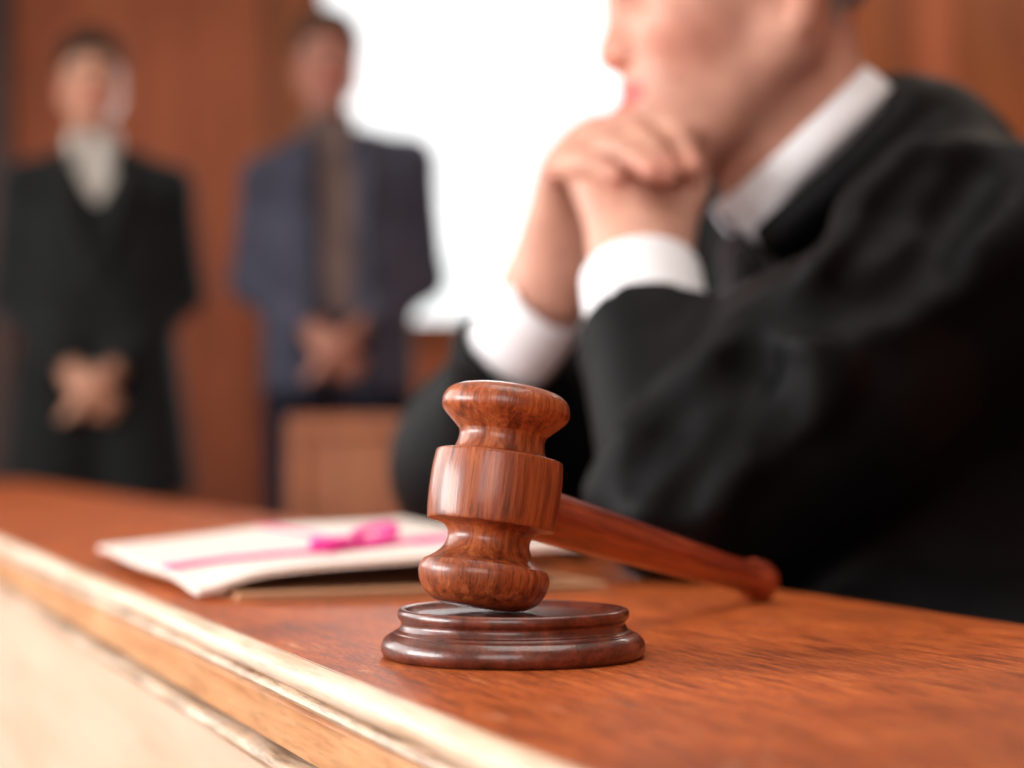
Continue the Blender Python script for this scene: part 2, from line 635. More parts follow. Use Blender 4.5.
M_ROBE.node_tree.nodes['Principled BSDF'].inputs['Specular IOR Level'].default_value = .13
M_SHIRT = cloth('white_shirt_cloth', srgb(240, 240, 245), rough=.8, sheen=.1, var=.02)
M_TIE = cloth('dark_tie_silk', srgb(48, 42, 46), rough=.5, sheen=.2)
M_LINING = cloth('grey_lining_cloth', srgb(120, 108, 116), rough=.6, sheen=.2)
M_BSUIT = cloth('black_suit_cloth', srgb(28, 31, 32), rough=.85, sheen=.10)
M_BTROUS = cloth('black_trouser_cloth', srgb(18, 19, 26), rough=.85, sheen=.05)
M_NSUIT = cloth('slate_blue_suit_cloth', srgb(68, 69, 84), rough=.85, sheen=.12)
M_NTROUS = cloth('navy_trouser_cloth', srgb(20, 23, 38), rough=.85, sheen=.06)
M_GSHIRT = cloth('white_grey_shirt_cloth', srgb(205, 200, 192), rough=.85, sheen=.1, var=.04)
M_BRSHIRT = cloth('taupe_shirt_cloth', srgb(116, 98, 94), rough=.85, sheen=.1)
M_SHOE = plain('black_shoe_leather', srgb(20, 18, 18), .3)
M_SKIN = skin_mat('skin')
M_GHAIR = cloth('grey_hair', srgb(148, 143, 140), rough=.8, sheen=.1, weave=260, bump=.8)
M_DHAIR = cloth('dark_brown_hair', srgb(50, 37, 31), rough=.9, sheen=.0, weave=260, bump=.8)
M_BHAIR = cloth('brown_hair', srgb(72, 50, 40), rough=.9, sheen=.0, weave=260, bump=.8)
M_EYE = plain('eye_white', srgb(235, 230, 225), .2)
M_IRIS = plain('iris_blue_grey', srgb(96, 112, 122), .2)
M_PUPIL = plain('pupil_black', srgb(8, 8, 8), .1)
M_PAPER = plain('cream_paper', srgb(236, 222, 214), .75, noise=40, var=.03)
M_PAPER2 = plain('buff_folder_card', srgb(206, 158, 120), .7, noise=40, var=.06)
M_PAPER3 = plain('dark_folder_card', srgb(120, 84, 66), .7, noise=40, var=.06)
M_RIBBON = cloth('pink_tape', srgb(238, 74, 150), rough=.6, sheen=.3, var=.06)
M_BOW = cloth('magenta_tape', srgb(236, 24, 150), rough=.6, sheen=.3, var=.06)

# ------------------------------------------------------------------ the room
RX0, RX1, RY0, RY1, RZ = -2.7, 3.2, -2.6, 6.6, 3.1
WT = .18
structure(box('floor', (RX0 - WT, RY0 - WT, -.1), (RX1 + WT, RY1 + WT, 0), M_FLOOR))
structure(box('ceiling', (RX0 - WT, RY0 - WT, RZ), (RX1 + WT, RY1 + WT, RZ + .1), M_PLASTER))


def wall_with_hole(name, axis, pos, a0, a1, hole, mat, out):
    """axis 'y': wall in the xz plane at y=pos, thickness outwards; hole = (a_lo, a_hi, z_lo, z_hi)"""
    bm = bmesh.new()

    def bx(u0, u1, z0, z1):
        p0, p1 = sorted((pos, pos + out * WT))
        if axis == 'y':
            box_bm(bm, (u0, p0, z0), (u1, p1, z1))
        else:
            box_bm(bm, (p0, u0, z0), (p1, u1, z1))
    if hole is None:
        bx(a0, a1, 0, RZ)
    else:
        h0, h1, z0, z1 = hole
        bx(a0, h0, 0, RZ)
        bx(h1, a1, 0, RZ)
        bx(h0, h1, 0, z0)
        bx(h0, h1, z1, RZ)
    return structure(link(name, bm_mesh(name, bm), mat, smooth=False))


BW = (-.665, .80, 1.125, 2.75)          # back window x0 x1 z0 z1
LW = (-.6, 4.6, .75, 2.75)              # left window y0 y1 z0 z1
FW = (-1.9, .4, 1.2, 2.75)              # window behind the camera
wall_with_hole('wall_back', 'y', RY1, RX0, RX1, BW, M_WALL, 1)
wall_with_hole('wall_left', 'x', RX0, RY0, RY1, LW, M_CREAM, -1)
wall_with_hole('wall_right', 'x', RX1, RY0, RY1, None, M_WALL, 1)
wall_with_hole('wall_front', 'y', RY0, RX0, RX1, FW, M_CREAM, -1)

GL = NT('window_glass')
tr = GL.n('ShaderNodeBsdfTransparent')
gs = GL.n('ShaderNodeBsdfGlossy', Roughness=.02)
fr = GL.n('ShaderNodeFresnel', IOR=1.45)
ms = GL.n('ShaderNodeMixShader')
GL.l(fr, 'Fac', ms, 'Fac')
GL.l(tr, 'BSDF', ms, 1)
GL.l(gs, 'BSDF', ms, 2)
GL.l(ms, 'Shader', GL.t.nodes['Material Output'], 'Surface')
M_GLASS = GL.m


def window(n, axis, pos, out, rect, mat, mullions):
    a0, a1, z0, z1 = rect
    w = structure(empty('window_%d' % n))

    def bx(name, u0, u1, zz0, zz1, d0, d1, mt):
        p0, p1 = sorted((pos + out * d0, pos + out * d1))
        lo, hi = ((u0, p0, zz0), (u1, p1, zz1)) if axis == 'y' else ((p0, u0, zz0), (p1, u1, zz1))
        return box(name, lo, hi, mt, w, bev=.004)
    t = .035
    bx('window_frame', a0, a0 + t, z0, z1, .03, .1, mat)
    bx('window_frame', a1 - t, a1, z0, z1, .03, .1, mat)
    bx('window_frame', a0, a1, z0, z0 + t, .03, .1, mat)
    bx('window_frame', a0, a1, z1 - t, z1, .03, .1, mat)
    for k in range(1, mullions + 1):
        c = a0 + (a1 - a0) * k / (mullions + 1)
        bx('mullion', c - .02, c + .02, z0, z1, .04, .09, mat)
    bx('window_sill', a0 - .03, a1 + .03, z0 - .03, z0 + .01, -.03, .1, mat)
    bx('window_pane', a0, a1, z0, z1, .062, .068, M_GLASS)
    return w


M_WHITEP = plain('white_paint', srgb(235, 235, 232), .5)
window(1, 'y', RY1, 1, BW, M_STILE, 0)
window(2, 'x', RX0, -1, LW, M_WHITEP, 3)
window(3, 'y', RY0, -1, FW, M_WHITEP, 1)


# raised panelling on the back wall: stiles and panels
def trim(n, lo, hi, mat):
    return structure(box('trim_%d' % n, lo, hi, mat, bev=.006))


def wx(px, Y=6.58):
    return (px - CX) / FPX * Y


trim(1, (RX0, 6.555, 0), (wx(12), 6.6, RZ), M_DARKW)
trim(2, (wx(262), 6.575, 0), (wx(312), 6.6, RZ), M_STILE)
trim(3, (wx(862), 6.58, 0), (wx(915), 6.6, RZ), M_STILE)
trim(4, (wx(958), 6.57, 0), (wx(972), 6.6, RZ), M_STILE)
trim(5, (wx(972), 6.59, 0), (wx(1080), 6.6, RZ), M_STILE)
structure(box('baseboard_back', (wx(12), 6.56, 0), (RX1, 6.6, .14), M_DARKW, bev=.005))

# daylight outside (one pale sky wall beyond each window is the world itself)
W = bpy.data.worlds.new('World')
SC.world = W
W.use_nodes = True
wn = W.node_tree
bg = wn.nodes['Background']
tcw = wn.nodes.new('ShaderNodeTexCoord')
sx = wn.nodes.new('ShaderNodeSeparateXYZ')
wn.links.new(tcw.outputs['Generated'], sx.inputs['Vector'])
rw = wn.nodes.new('ShaderNodeValToRGB')
rw.color_ramp.elements[0].position = .42
rw.color_ramp.elements[0].color = (.72, .86, .84, 1)
rw.color_ramp.elements[1].position = .56
rw.color_ramp.elements[1].color = (1, 1, 1, 1)
mw = wn.nodes.new('ShaderNodeMath')
mw.operation = 'MULTIPLY_ADD'
mw.inputs[1].default_value = .5
mw.inputs[2].default_value = .5
wn.links.new(sx.outputs['Z'], mw.inputs[0])
wn.links.new(mw.outputs[0], rw.inputs['Fac'])
wn.links.new(rw.outputs['Color'], bg.inputs['Color'])
bg.inputs['Strength'].default_value = 1.6


def area(name, loc, target, sx_, sy_, power, col=(1, 1, 1)):
    L = bpy.data.lights.new(name, 'AREA')
    L.shape = 'RECTANGLE'
    L.size, L.size_y = sx_, sy_
    L.energy = power
    L.color = col
    o = bpy.data.objects.new(name, L)
    COL.objects.link(o)
    o.location = loc
    d = Vector(target) - Vector(loc)
    o.rotation_euler = d.to_track_quat('-Z', 'Y').to_euler()
    return o


area('window_light_left', (RX0 + .03, 2.9, 1.85), (0, 2.6, 1.85), 3.2, 1.7, 58, (1, .985, .96))
area('window_light_low', (RX0 + .03, .5, 1.15), (.1, .9, .7), 1.9, .8, 84, (1, .985, .96))  # unseen lamp added low on the left to brighten the bench front
area('window_light_back', (.08, 6.5, 1.95), (.08, 0, 1.3), 1.4, 1.5, 32, (.97, .99, 1))
area('window_light_front', (-.75, RY0 + .03, 1.95), (-.5, 1.5, 1.0), 2.3, 1.5, 36, (1, .98, .95))  # unseen fill lamp added from behind the camera
area('ceiling_fill', (.3, .9, RZ - .03), (.3, .9, 0), 1.6, 1.6, 30, (1, .95, .88))  # unseen overhead lamp added to brighten the right of the bench top

area('ceiling_fill', (1.9, 5.3, RZ - .03), (1.9, 5.6, 0), .9, .9, 26, (1, .92, .80))  # second unseen overhead lamp, added to brighten the wall at right

# ------------------------------------------------------------------ the judge's bench
BR = math.atan2(.347, .938)
BO = np.array([.007, .495, 0.0])
BN = np.array([math.cos(BR), math.sin(BR), 0])
BD = np.array([-math.sin(BR), math.cos(BR), 0])


def bench_local(p):
    q = np.array(p) - BO
    return np.array([q @ BN, q @ BD, q[2]])


bench = empty('judge_bench', BO, BR)
tag(bench, 'long worn orange brown wooden judge bench with moulded front edge painted as strongly lit', 'bench')
Y0, Y1, BWID = -1.0, 4.05, .342
t = TZ
extrude_y('benchtop', [(BWID, t), (.0075, t), (.0075, t - .0008), (.0120, t - .0012), (.0120, t - .024), (BWID - .004, t - .024), (BWID, t - .020)],
          Y0, Y1, M_TOP, bench)
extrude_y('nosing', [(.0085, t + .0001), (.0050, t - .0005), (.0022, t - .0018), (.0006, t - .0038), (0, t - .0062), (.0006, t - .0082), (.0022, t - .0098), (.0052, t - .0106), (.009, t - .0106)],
          Y0, Y1, M_EDGE_LIT, bench, smooth=True)
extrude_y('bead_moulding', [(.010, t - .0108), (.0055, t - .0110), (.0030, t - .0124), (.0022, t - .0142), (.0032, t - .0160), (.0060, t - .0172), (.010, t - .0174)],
          Y0, Y1, M_RIDGE_LIT, bench, smooth=True)
extrude_y('frieze', [(.020, t - .0176), (.0085, t - .0176), (.0065, t - .020), (.0065, t - .0365), (.0085, t - .0372), (.020, t - .0372)], Y0, Y1, M_FRIEZE_LIT, bench)
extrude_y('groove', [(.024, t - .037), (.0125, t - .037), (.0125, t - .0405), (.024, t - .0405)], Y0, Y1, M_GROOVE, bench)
extrude_y('lower_moulding', [(.022, t - .0405), (.0080, t - .0405), (.0050, t - .0420), (.0040, t - .0450), (.0052, t - .0480), (.0090, t - .0500), (.0120, t - .0520), (.022, t - .0520)],
          Y0, Y1, M_RIDGE_LIT, bench, smooth=True)
extrude_y('front_panel', [(.030, t - .0522), (.0125, t - .0522), (.0125, 0), (.030, 0)], Y0, Y1, M_PANEL_LIT, bench)
box('side_panel', (.030, Y0, 0), (.30, Y0 + .025, t - .024), M_PANEL_LIT, bench)
box('side_panel', (.030, Y1 - .025, 0), (.30, Y1, t - .024), M_PANEL_LIT, bench)

# extra wear on the bench top: pale scuffs near the edge
nt = NT.__new__(NT)
nt.m = M_TOP.m
nt.t = M_TOP.t
nt.b = M_TOP.b
tc = nt.n('ShaderNodeTexCoord')
mp = nt.n('ShaderNodeMapping')
mp.inputs['Scale'].default_value = (75, 26, 30)
nt.l(tc, 'Object', mp, 'Vector')
sc = nt.n('ShaderNodeTexNoise', Scale=1.0, Detail=5.0, Roughness=.7, Distortion=.6)
nt.l(mp, 'Vector', sc, 'Vector')
rs = ramp(nt, [(.60, (0, 0, 0, 1)), (.74, (.55, .55, .55, 1))])
nt.l(sc, 'Fac', rs, 'Fac')
sp = nt.n('ShaderNodeSeparateXYZ')
nt.l(tc, 'Object', sp, 'Vector')
mr = nt.n('ShaderNodeMapRange')
mr.inputs['From Min'].default_value = .12
mr.inputs['From Max'].default_value = .0
mr.inputs['To Min'].default_value = .15
mr.inputs['To Max'].default_value = 1.5
nt.l(sp, 'X', mr, 'Value')
mm = nt.n('ShaderNodeMath', operation='MULTIPLY')
nt.l(rs, 'Color', mm, 0)
nt.l(mr, 'Result', mm, 1)
mxs = nt.n('ShaderNodeMix', data_type='RGBA')
nt.t.links.new(mm.outputs[0], mxs.inputs[0])
nt.t.links.new(M_TOP.color_out.outputs[2], mxs.inputs[6])
mxs.inputs[7].default_value = srgb(226, 176, 140)
nt.t.links.new(mxs.outputs[2], nt.b.inputs['Base Color'])




# ------------------------------------------------------------------ gavel and sounding block
blk = empty('sounding_block', (0.0005, .757, TZ))
tag(blk, 'round dark wooden sounding block with a moulded rim beneath the gavel', 'sounding block')
lathe('block_base', smooth_prof([(0, 0), (.046, 0), (.046, 0), (.0482, .0002), (.0497, .0020), (.0500, .0042), (.0492, .0066), (.0472, .0085), (.0452, .0093), (.0452, .0093), (.0446, .0100), (.0434, .0106),
                                  (.0425, .0122), (.0424, .0134), (.0430, .0142), (.0430, .0142), (.0437, .0151), (.0438, .0166), (.0433, .0179), (.0422, .0184), (.0408, .0181),
                                  (.0396, .0172), (.0386, .0166), (.0374, .0161), (.0374, .0161), (.030, .0160), (0, .0160)], 5), M_BLOCK.m, blk, 128)

hb = np.array([-.0122, .757, TZ + .0160 + .0022])
ax = np.array([.129, .10, .985])
for _ in range(4):
    ax /= np.linalg.norm(ax)
    att = hb + ax * .0412
    knob = np.array([.1255, 1.02, TZ + .0106])
    hd = knob - att
    hd /= np.linalg.norm(hd)
    ax[1] -= (ax @ hd) / hd[1]
ax /= np.linalg.norm(ax)
head_prof = smooth_prof([(0, 0), (.010, .0001), (.0165, .0010), (.0210, .0035), (.0238, .0075), (.0249, .0112), (.0248, .0140), (.0236, .0165), (.0236, .0165), (.0205, .0185), (.0176, .0212), (.0160, .0245),
                         (.0158, .0272), (.0170, .0298), (.0200, .0314), (.0238, .0322), (.0238, .0322), (.0244, .0328), (.0250, .0385), (.0252, .0455), (.0250, .0525), (.0244, .0586), (.0244, .0586), (.0236, .0593),
                         (.0190, .0600), (.0190, .0600), (.0178, .0606), (.0168, .0632), (.0164, .0660), (.0168, .0682), (.0168, .0682), (.0176, .0692), (.0208, .0722), (.0232, .0745), (.0232, .0745), (.0243, .0762), (.0246, .0785), (.0240, .0812), (.0222, .0836),
                         (.0185, .0854), (.0120, .0867), (.0055, .0871), (0, .0872)], 6)
tilt = math.acos(ax[2])
low = min(z * .985 * math.cos(tilt) - r * math.sin(tilt) for r, z in head_prof)
hb[2] = TZ + .0162 - low
att = hb + ax * .0412
hd = knob - att
HL0 = np.linalg.norm(hd)
hd /= HL0
gav = empty('gavel')
gav.matrix_world = axis_matrix(hb, ax, hd)
tag(gav, 'polished reddish mahogany gavel standing on its block with handle lying on bench', 'gavel')
lathe('gavel_head', [(r, z * .985) for r, z in head_prof], M_GAVEL.m, gav, 128)
HL = float(np.linalg.norm(knob - att))
hp = smooth_prof([(0, .018), (.0106, .018), (.0106, .018), (.0107, .026), (.0108, .040), (.0105, .075), (.0098, .13), (.0090, .19), (.0084, .235), (.0083, HL - .034), (.0085, HL - .020), (.0090, HL - .013), (.0090, HL - .013), (.0103, HL - .0095),
                  (.0107, HL - .004), (.0107, HL + .0005), (.0098, HL + .0048), (.0070, HL + .0070), (0, HL + .0078)], 6)
hdl = lathe('gavel_handle', hp, M_HANDLE.m, gav, 64)
hdl.matrix_local = gav.matrix_world.inverted() @ axis_matrix(att, hd, (0, 0, 1))

# ------------------------------------------------------------------ legal papers tied with pink tape
PO = np.array([-.158, 1.032, 0])
PR = math.atan2(.347, .938)


def sheet(name, w, l, zfun, th, mat, parent, nx=24, ny=24, wob=0.0):
    bm = bmesh.new()
    g = [[None] * (ny + 1) for _ in range(nx + 1)]
    g2 = [[None] * (ny + 1) for _ in range(nx + 1)]
    for i in range(nx + 1):
        for j in range(ny + 1):
            u, v = i / nx, j / ny
            x = u * w + wob * math.sin(7 * v + 1)
            y = v * l + wob * math.sin(6 * u)
            z = zfun(u, v)
            g[i][j] = bm.verts.new((x, y, z + th))
            g2[i][j] = bm.verts.new((x, y, z))
    for i in range(nx):
        for j in range(ny):
            bm.faces.new((g[i][j], g[i + 1][j], g[i + 1][j + 1], g[i][j + 1]))
            bm.faces.new((g2[i][j], g2[i][j + 1], g2[i + 1][j + 1], g2[i + 1][j]))
    for i in range(nx):
        bm.faces.new((g[i][0], g2[i][0], g2[i + 1][0], g[i + 1][0]))
        bm.faces.new((g[i][ny], g[i + 1][ny], g2[i + 1][ny], g2[i][ny]))
    for j in range(ny):
        bm.faces.new((g[0][j], g[0][j + 1], g2[0][j + 1], g2[0][j]))
        bm.faces.new((g[nx][j], g2[nx][j], g2[nx][j + 1], g[nx][j + 1]))
    ob = link(name, bm_mesh(name, bm), mat, parent)
    ob.data.set_sharp_from_angle(angle=math.radians(50))
    return ob


def top_z(u, v):
    z = .0082 + .013 * (1 - (1 - u) ** 1.6) + .005 * v * u
    z -= .0058 * math.exp(-((u) / .10) ** 2) * math.exp(-((v) / .16) ** 2)
    z += .0022 * math.exp(-((u) / .18) ** 2) * math.exp(-((v - .85) / .15) ** 2)
    z += .0012 * math.sin(9 * u + 3 * v) * u
    return z


fold1 = empty('document_folder', (PO[0] + .016 * BN[0] + .0035, PO[1] + .016 * BN[1] - .017, TZ), PR)
tag(fold1, 'thin buff card folder lying flat on the bench under the papers', 'folder')
sheet('folder_cover', .205, .315, lambda u, v: .0004, .0016, M_PAPER2, fold1)
sheet('folder_cover', .203, .313, lambda u, v: .0024 + .0012 * u, .0014, M_PAPER2, fold1)
fold2 = empty('document_folder', (PO[0] + .03 * BN[0] + .02 * BD[0], PO[1] + .03 * BN[1] + .02 * BD[1], TZ + .0054), PR)
tag(fold2, 'dark brown card folder between the buff folder and the cream brief', 'folder')
sheet('folder_cover', .176, .285, lambda u, v: .0002 + .006 * u, .0011, M_PAPER3, fold2)

brief = empty('legal_brief', (PO[0] - .004, PO[1] - .006, TZ), PR)
tag(brief, 'cream folded brief tied with pink tape in a bow beside the gavel', 'papers')
BWd, BL = .212, .335
sheet('folded_pages', BWd, BL, top_z, .0032, M_PAPER, brief, 40, 40, .0012)


def strip(name, pts, width, side, mat, parent, th=.0008):
    """flat tape along pts; side gives the across direction at each point"""
    bm = bmesh.new()
    rows = []
    for p, sd in zip(pts, side):
        p, sd = Vector(p), Vector(sd).normalized() * width / 2
        up = Vector((0, 0, th))
        rows.append([bm.verts.new(p - sd), bm.verts.new(p + sd), bm.verts.new(p + sd + up), bm.verts.new(p - sd + up)])
    for a, b in zip(rows, rows[1:]):
        for i in range(4):
            bm.faces.new((a[i], a[(i + 1) % 4], b[(i + 1) % 4], b[i]))
    bm.faces.new(rows[0])
    bm.faces.new(list(reversed(rows[-1])))
    return link(name, bm_mesh(name, bm), mat, parent)


def on_top(u, v, dz=.0):
    return (u * BWd, v * BL, top_z(u, v) + .0037 + dz)


VR = .285
strip('pink_tape', [on_top(u, VR) for u in np.linspace(.005, .985, 40)], .030, [(0, 1, 0)] * 40, M_RIBBON, brief)
UB = .52
strip('pink_tape', [on_top(UB + .03 * math.sin(3 * v), v) for v in np.linspace(.30, .985, 30)], .006, [(1, 0, 0)] * 30, M_RIBBON, brief)


def loop(cu, cv, du, dv, h, n=24):
    pts, sd = [], []
    for i in range(n + 1):
        a = 2 * math.pi * i / n
        r = (1 - math.cos(a)) / 2
        u = cu + du * r + dv * .35 * math.sin(a)
        v = cv + dv * r - du * .25 * math.sin(a)
        p = on_top(min(max(u, 0), 1), min(max(v, 0), 1), .0012 + h * (math.sin(a / 2) ** 2) * (1 - .45 * (1 - math.cos(a)) / 2) + .002 * (1 if a > math.pi else 0))
        pts.append(p)
        sd.append((.3, .8, .5))
    return pts, sd


for du, dv, h in ((-.13, -.03, .006), (.15, .06, .008)):
    p_, s_ = loop(UB, VR, du, dv, h)
    strip('bow_loop', p_, .0095, s_, M_BOW, brief)
strip('bow_tail', [on_top(UB + .30 * k, VR - .10 * k + .04 * math.sin(6 * k), .002 + .002 * math.sin(9 * k)) for k in np.linspace(0, 1, 16)], .008, [(.3, 1, 0)] * 16, M_BOW, brief)
strip('bow_tail', [on_top(UB - .16 * k, VR - .13 * k + .03 * math.sin(7 * k), .002 + .002 * math.sin(8 * k)) for k in np.linspace(0, 1, 16)], .008, [(.3, 1, 0)] * 16, M_BOW, brief)
bmk = bmesh.new()
bmesh.ops.create_uvsphere(bmk, u_segments=16, v_segments=10, radius=.006)
for v in bmk.verts:
    v.co = Vector((v.co.x * 1.2, v.co.y * 1.2, v.co.z * .7)) + Vector(on_top(UB, VR, .003))
link('bow_knot', bm_mesh('bow_knot', bmk), M_BOW, brief)

# ------------------------------------------------------------------ wooden chair behind the bench
ch = empty('wooden_chair', (-.222, 3.98, 0), math.radians(-4))
tag(ch, 'brown wooden chair with a solid panel back behind the cream papers', 'chair')
w2 = .205
for sx_ in (-1, 1):
    box('rear_post', (sx_ * w2 - .02, -.02, 0), (sx_ * w2 + .02, .02, .80), M_CHAIR.m, ch, .006)
    box('front_leg', (sx_ * w2 - .02, .40, 0), (sx_ * w2 + .02, .44, .43), M_CHAIR.m, ch, .005)
    box('stretcher', (sx_ * w2 - .012, .02, .16), (sx_ * w2 + .012, .40, .19), M_CHAIR.m, ch, .003)
box('back_panel', (-w2 + .02, -.008, .42), (w2 - .02, .012, .785), M_CHAIR.m, ch, .003)
box('top_rail', (-w2 - .022, -.022, .765), (w2 + .022, .024, .808), M_CHAIR.m, ch, .010)
box('seat', (-w2 - .02, -.015, .43), (w2 + .02, .46, .465), M_CHAIR.m, ch, .010)
box('stretcher', (-w2 + .02, .41, .25), (w2 - .02, .43, .28), M_CHAIR.m, ch, .003)

# ------------------------------------------------------------------ the judge
JUDGE = empty('person', (.30, 1.42, 0))
tag(JUDGE, 'seated person in black robe and white collar, chin on clasped hands, behind the gavel', 'person')


def keep_world(o, par):
    o.parent = par
    o.matrix_parent_inverse = par.matrix_world.inverted()


bpy.context.view_layer.update()
YH = 1.38
yaw = math.radians(8)
pit = math.radians(13)
fw = np.array([-math.cos(yaw) * math.cos(pit), -math.sin(yaw) * math.cos(pit), -math.sin(pit)])
HD = Head(P(777, -6, YH), fw, (0, 0, 1), 1.0)

# joints (pixel x, pixel y, depth)
nShoulder = P(992, 268, 1.27)
nElbow = P(678, 505, 1.19)
nWrist = P(637, 258, 1.32)
fShoulder = P(790, 250, 1.63)
fElbow = P(472, 466, 1.56)
fWrist = P(543, 292, 1.46)
neckBase = P(842, 170, 1.42)
SKIN = srgb(213, 161, 141)

bd = Field((-.14, 1.02, .52), (.46, 1.80, 1.22), .003)
HD.sculpt(bd)
bd.cap(P(791, 20, 1.385), P(801, 145, 1.40), .044, .049, .02)
bd.cap(HD.w(.022, 0, -.060), P(782, 165, 1.395), .034, .040, .025)
bd.cap(P(801, 145, 1.40), P(860, 240, 1.43), .049, .055, .03)
bd.cap(P(860, 240, 1.43), P(935, 340, 1.47), .055, .09, .04)       # trunk, under the clothes
bd.cap(P(935, 340, 1.47), P(985, 560, 1.5), .09, .10, .05)
bd.cap(P(870, 260, 1.43), nShoulder, .04, .04, .03)
bd.cap(P(870, 260, 1.43), fShoulder, .04, .04, .03)
for S, E, Wr in ((nShoulder, nElbow, nWrist), (fShoulder, fElbow, fWrist)):
    bd.cap(S, E, .042, .026, .03)
    bd.cap(E, E * .3 + Wr * .7, .026, .027, .02)
    bd.cap(E * .3 + Wr * .7, Wr, .027, .0265, .02)


def flat_limb(fd, a, b, wa, wb, th, across, k):
    """palm-like slab: a fan of capsules side by side"""
    across = np.array(across) / np.linalg.norm(across)
    for s in np.linspace(-1, 1, 5):
        fd.cap(a + across * s * wa, b + across * s * wb, th, th * .9, k)


# near (left) hand: palm from wrist up to the knuckles, fingers folding to the far side
nK = [P(578, 160, 1.355), P(607, 146, 1.360), P(638, 134, 1.365), P(668, 128, 1.370)]      # little finger ... index
pal = [(nWrist + P(615, 262, 1.320)) / 2, nWrist, P(648, 258, 1.322), P(664, 262, 1.324)]
for a, b in zip(pal, nK):
    bd.cap(a, b, .0165, .0125, .018)
bd.cap(nWrist, (nK[1] + nK[2]) / 2, .022, .015, .02)
nP = [P(568, 150, 1.395), P(596, 132, 1.400), P(628, 120, 1.405), P(655, 116, 1.405)]
nT = [P(566, 180, 1.438), P(588, 178, 1.442), P(612, 172, 1.443), P(640, 165, 1.438)]
for i in range(4):
    r = (.0078, .0085, .0090, .0088)[i]
    bd.chain([nK[i], nP[i], (nP[i] * .45 + nT[i] * .55) + np.array([0, .006, .003]), nT[i]], [r * 1.12, r, r * .92, r * .8], .004)
# far (right) hand: palm, and fingers that come over the top and lie on the back of the near hand
fK = [P(556, 172, 1.415), P(578, 150, 1.422), P(612, 138, 1.427), P(648, 132, 1.427)]
pal = [P(532, 285, 1.455), P(543, 285, 1.455), P(555, 290, 1.455), P(570, 290, 1.455)]
for a, b in zip(pal, fK):
    bd.cap(a, b, .0165, .0125, .018)
bd.cap(fWrist, (fK[1] + fK[2]) / 2, .022, .015, .02)
fP = [P(557, 166, 1.365), P(592, 142, 1.362), P(624, 127, 1.365), P(655, 121, 1.368)]
fD = [P(588, 163, 1.322), P(626, 153, 1.322), P(649, 146, 1.325), P(680, 142, 1.330)]
fT = [P(616, 176, 1.307), P(652, 170, 1.304), P(668, 174, 1.307), P(692, 167, 1.315)]
for i in range(4):
    r = (.0085, .0094, .0096, .0094)[i]
    bd.chain([fK[i], fP[i], fD[i], fT[i]], [r * 1.1, r * 1.06, r, r * .86], .0035)
    # knuckle and nail pad
    bd.ell(fP[i], (r * 1.12,) * 3, None, .004)
# thumbs: leave the side of each palm near its base, cross under the chin
bd.chain([P(672, 235, 1.332), P(690, 190, 1.342), P(694, 158, 1.360), P(682, 138, 1.385)], [.0150, .0118, .0102, .0086], .008)
bd.chain([P(585, 262, 1.445), P(640, 205, 1.432), P(676, 166, 1.412), P(690, 145, 1.390)], [.0150, .0118, .0102, .0086], .008)

base_t = HD.tint(SKIN, srgb(120, 104, 96))


def jt(V):
    c = base_t(V)
    q = HD.loc(V)
    # cooler, greyer beard shadow along the jaw; warmer knuckles
    w = np.exp(-((q[:, 2] + .075) / .03) ** 2) * (q[:, 0] > -.01) * (np.abs(q[:, 1]) < .08)
    c = c * (1 - .25 * w[:, None]) + .25 * w[:, None] * np.array(srgb(176, 132, 112))[:3]
    for i in range(4):
        for pt in (fP[i], fT[i]):
            w = np.exp(-(np.linalg.norm(V - pt, axis=1) / .011) ** 2)[:, None] * .45
            c = c * (1 - w) + w * np.array(srgb(226, 142, 128))[:3]
    return c


body = bd.mesh('body', M_SKIN, None, jt, largest=True)
keep_world(body, JUDGE)
HD.eyes(body, M_EYE, M_IRIS, M_PUPIL)

hf = Field(HD.O - .17, HD.O + .19, .003)
HD.hair(hf)
keep_world(hf.mesh('hair', M_GHAIR, largest=True), JUDGE)

# shirt collar: a band around the neck with a fold and two points
cC = P(801, 153, 1.40)
cA = np.array([-.69, -.05, .72])
cA /= np.linalg.norm(cA)
cF = np.array([-.80, -.20, -.60])
cF = cF - cA * (cF @ cA)
cF /= np.linalg.norm(cF)
cL = np.cross(cA, cF)
COLLAR = (cC, cA, cF, cL)


def collar_pt(a, r, h):
    return cC + (cF * math.cos(a) * (.068 + r) + cL * math.sin(a) * (.064 + r)) + cA * h


bm = bmesh.new()
rows = []
NA = 72
for i in range(NA + 1):
    a = math.radians(9) + (2 * math.pi - math.radians(18)) * i / NA
    front = max(0, math.cos(a)) ** 6
    drop = -.010 - .032 * front
    ring = [(-.002, -.020), (.0, .0), (.001, .012), (.0035, .0142), (.006, .012), (.0075, .0), (.0090, drop)]
    rows.append([bm.verts.new(collar_pt(a, r, h)) for r, h in ring])
for a, b in zip(rows, rows[1:]):
    for k in range(len(a) - 1):
        bm.faces.new((a[k], a[k + 1], b[k + 1], b[k]))
collar = link('shirt_collar', bm_mesh('shirt_collar', bm), M_SHIRT)
so = collar.modifiers.new('thickness', 'SOLIDIFY')
so.thickness = .0016
keep_world(collar, JUDGE)

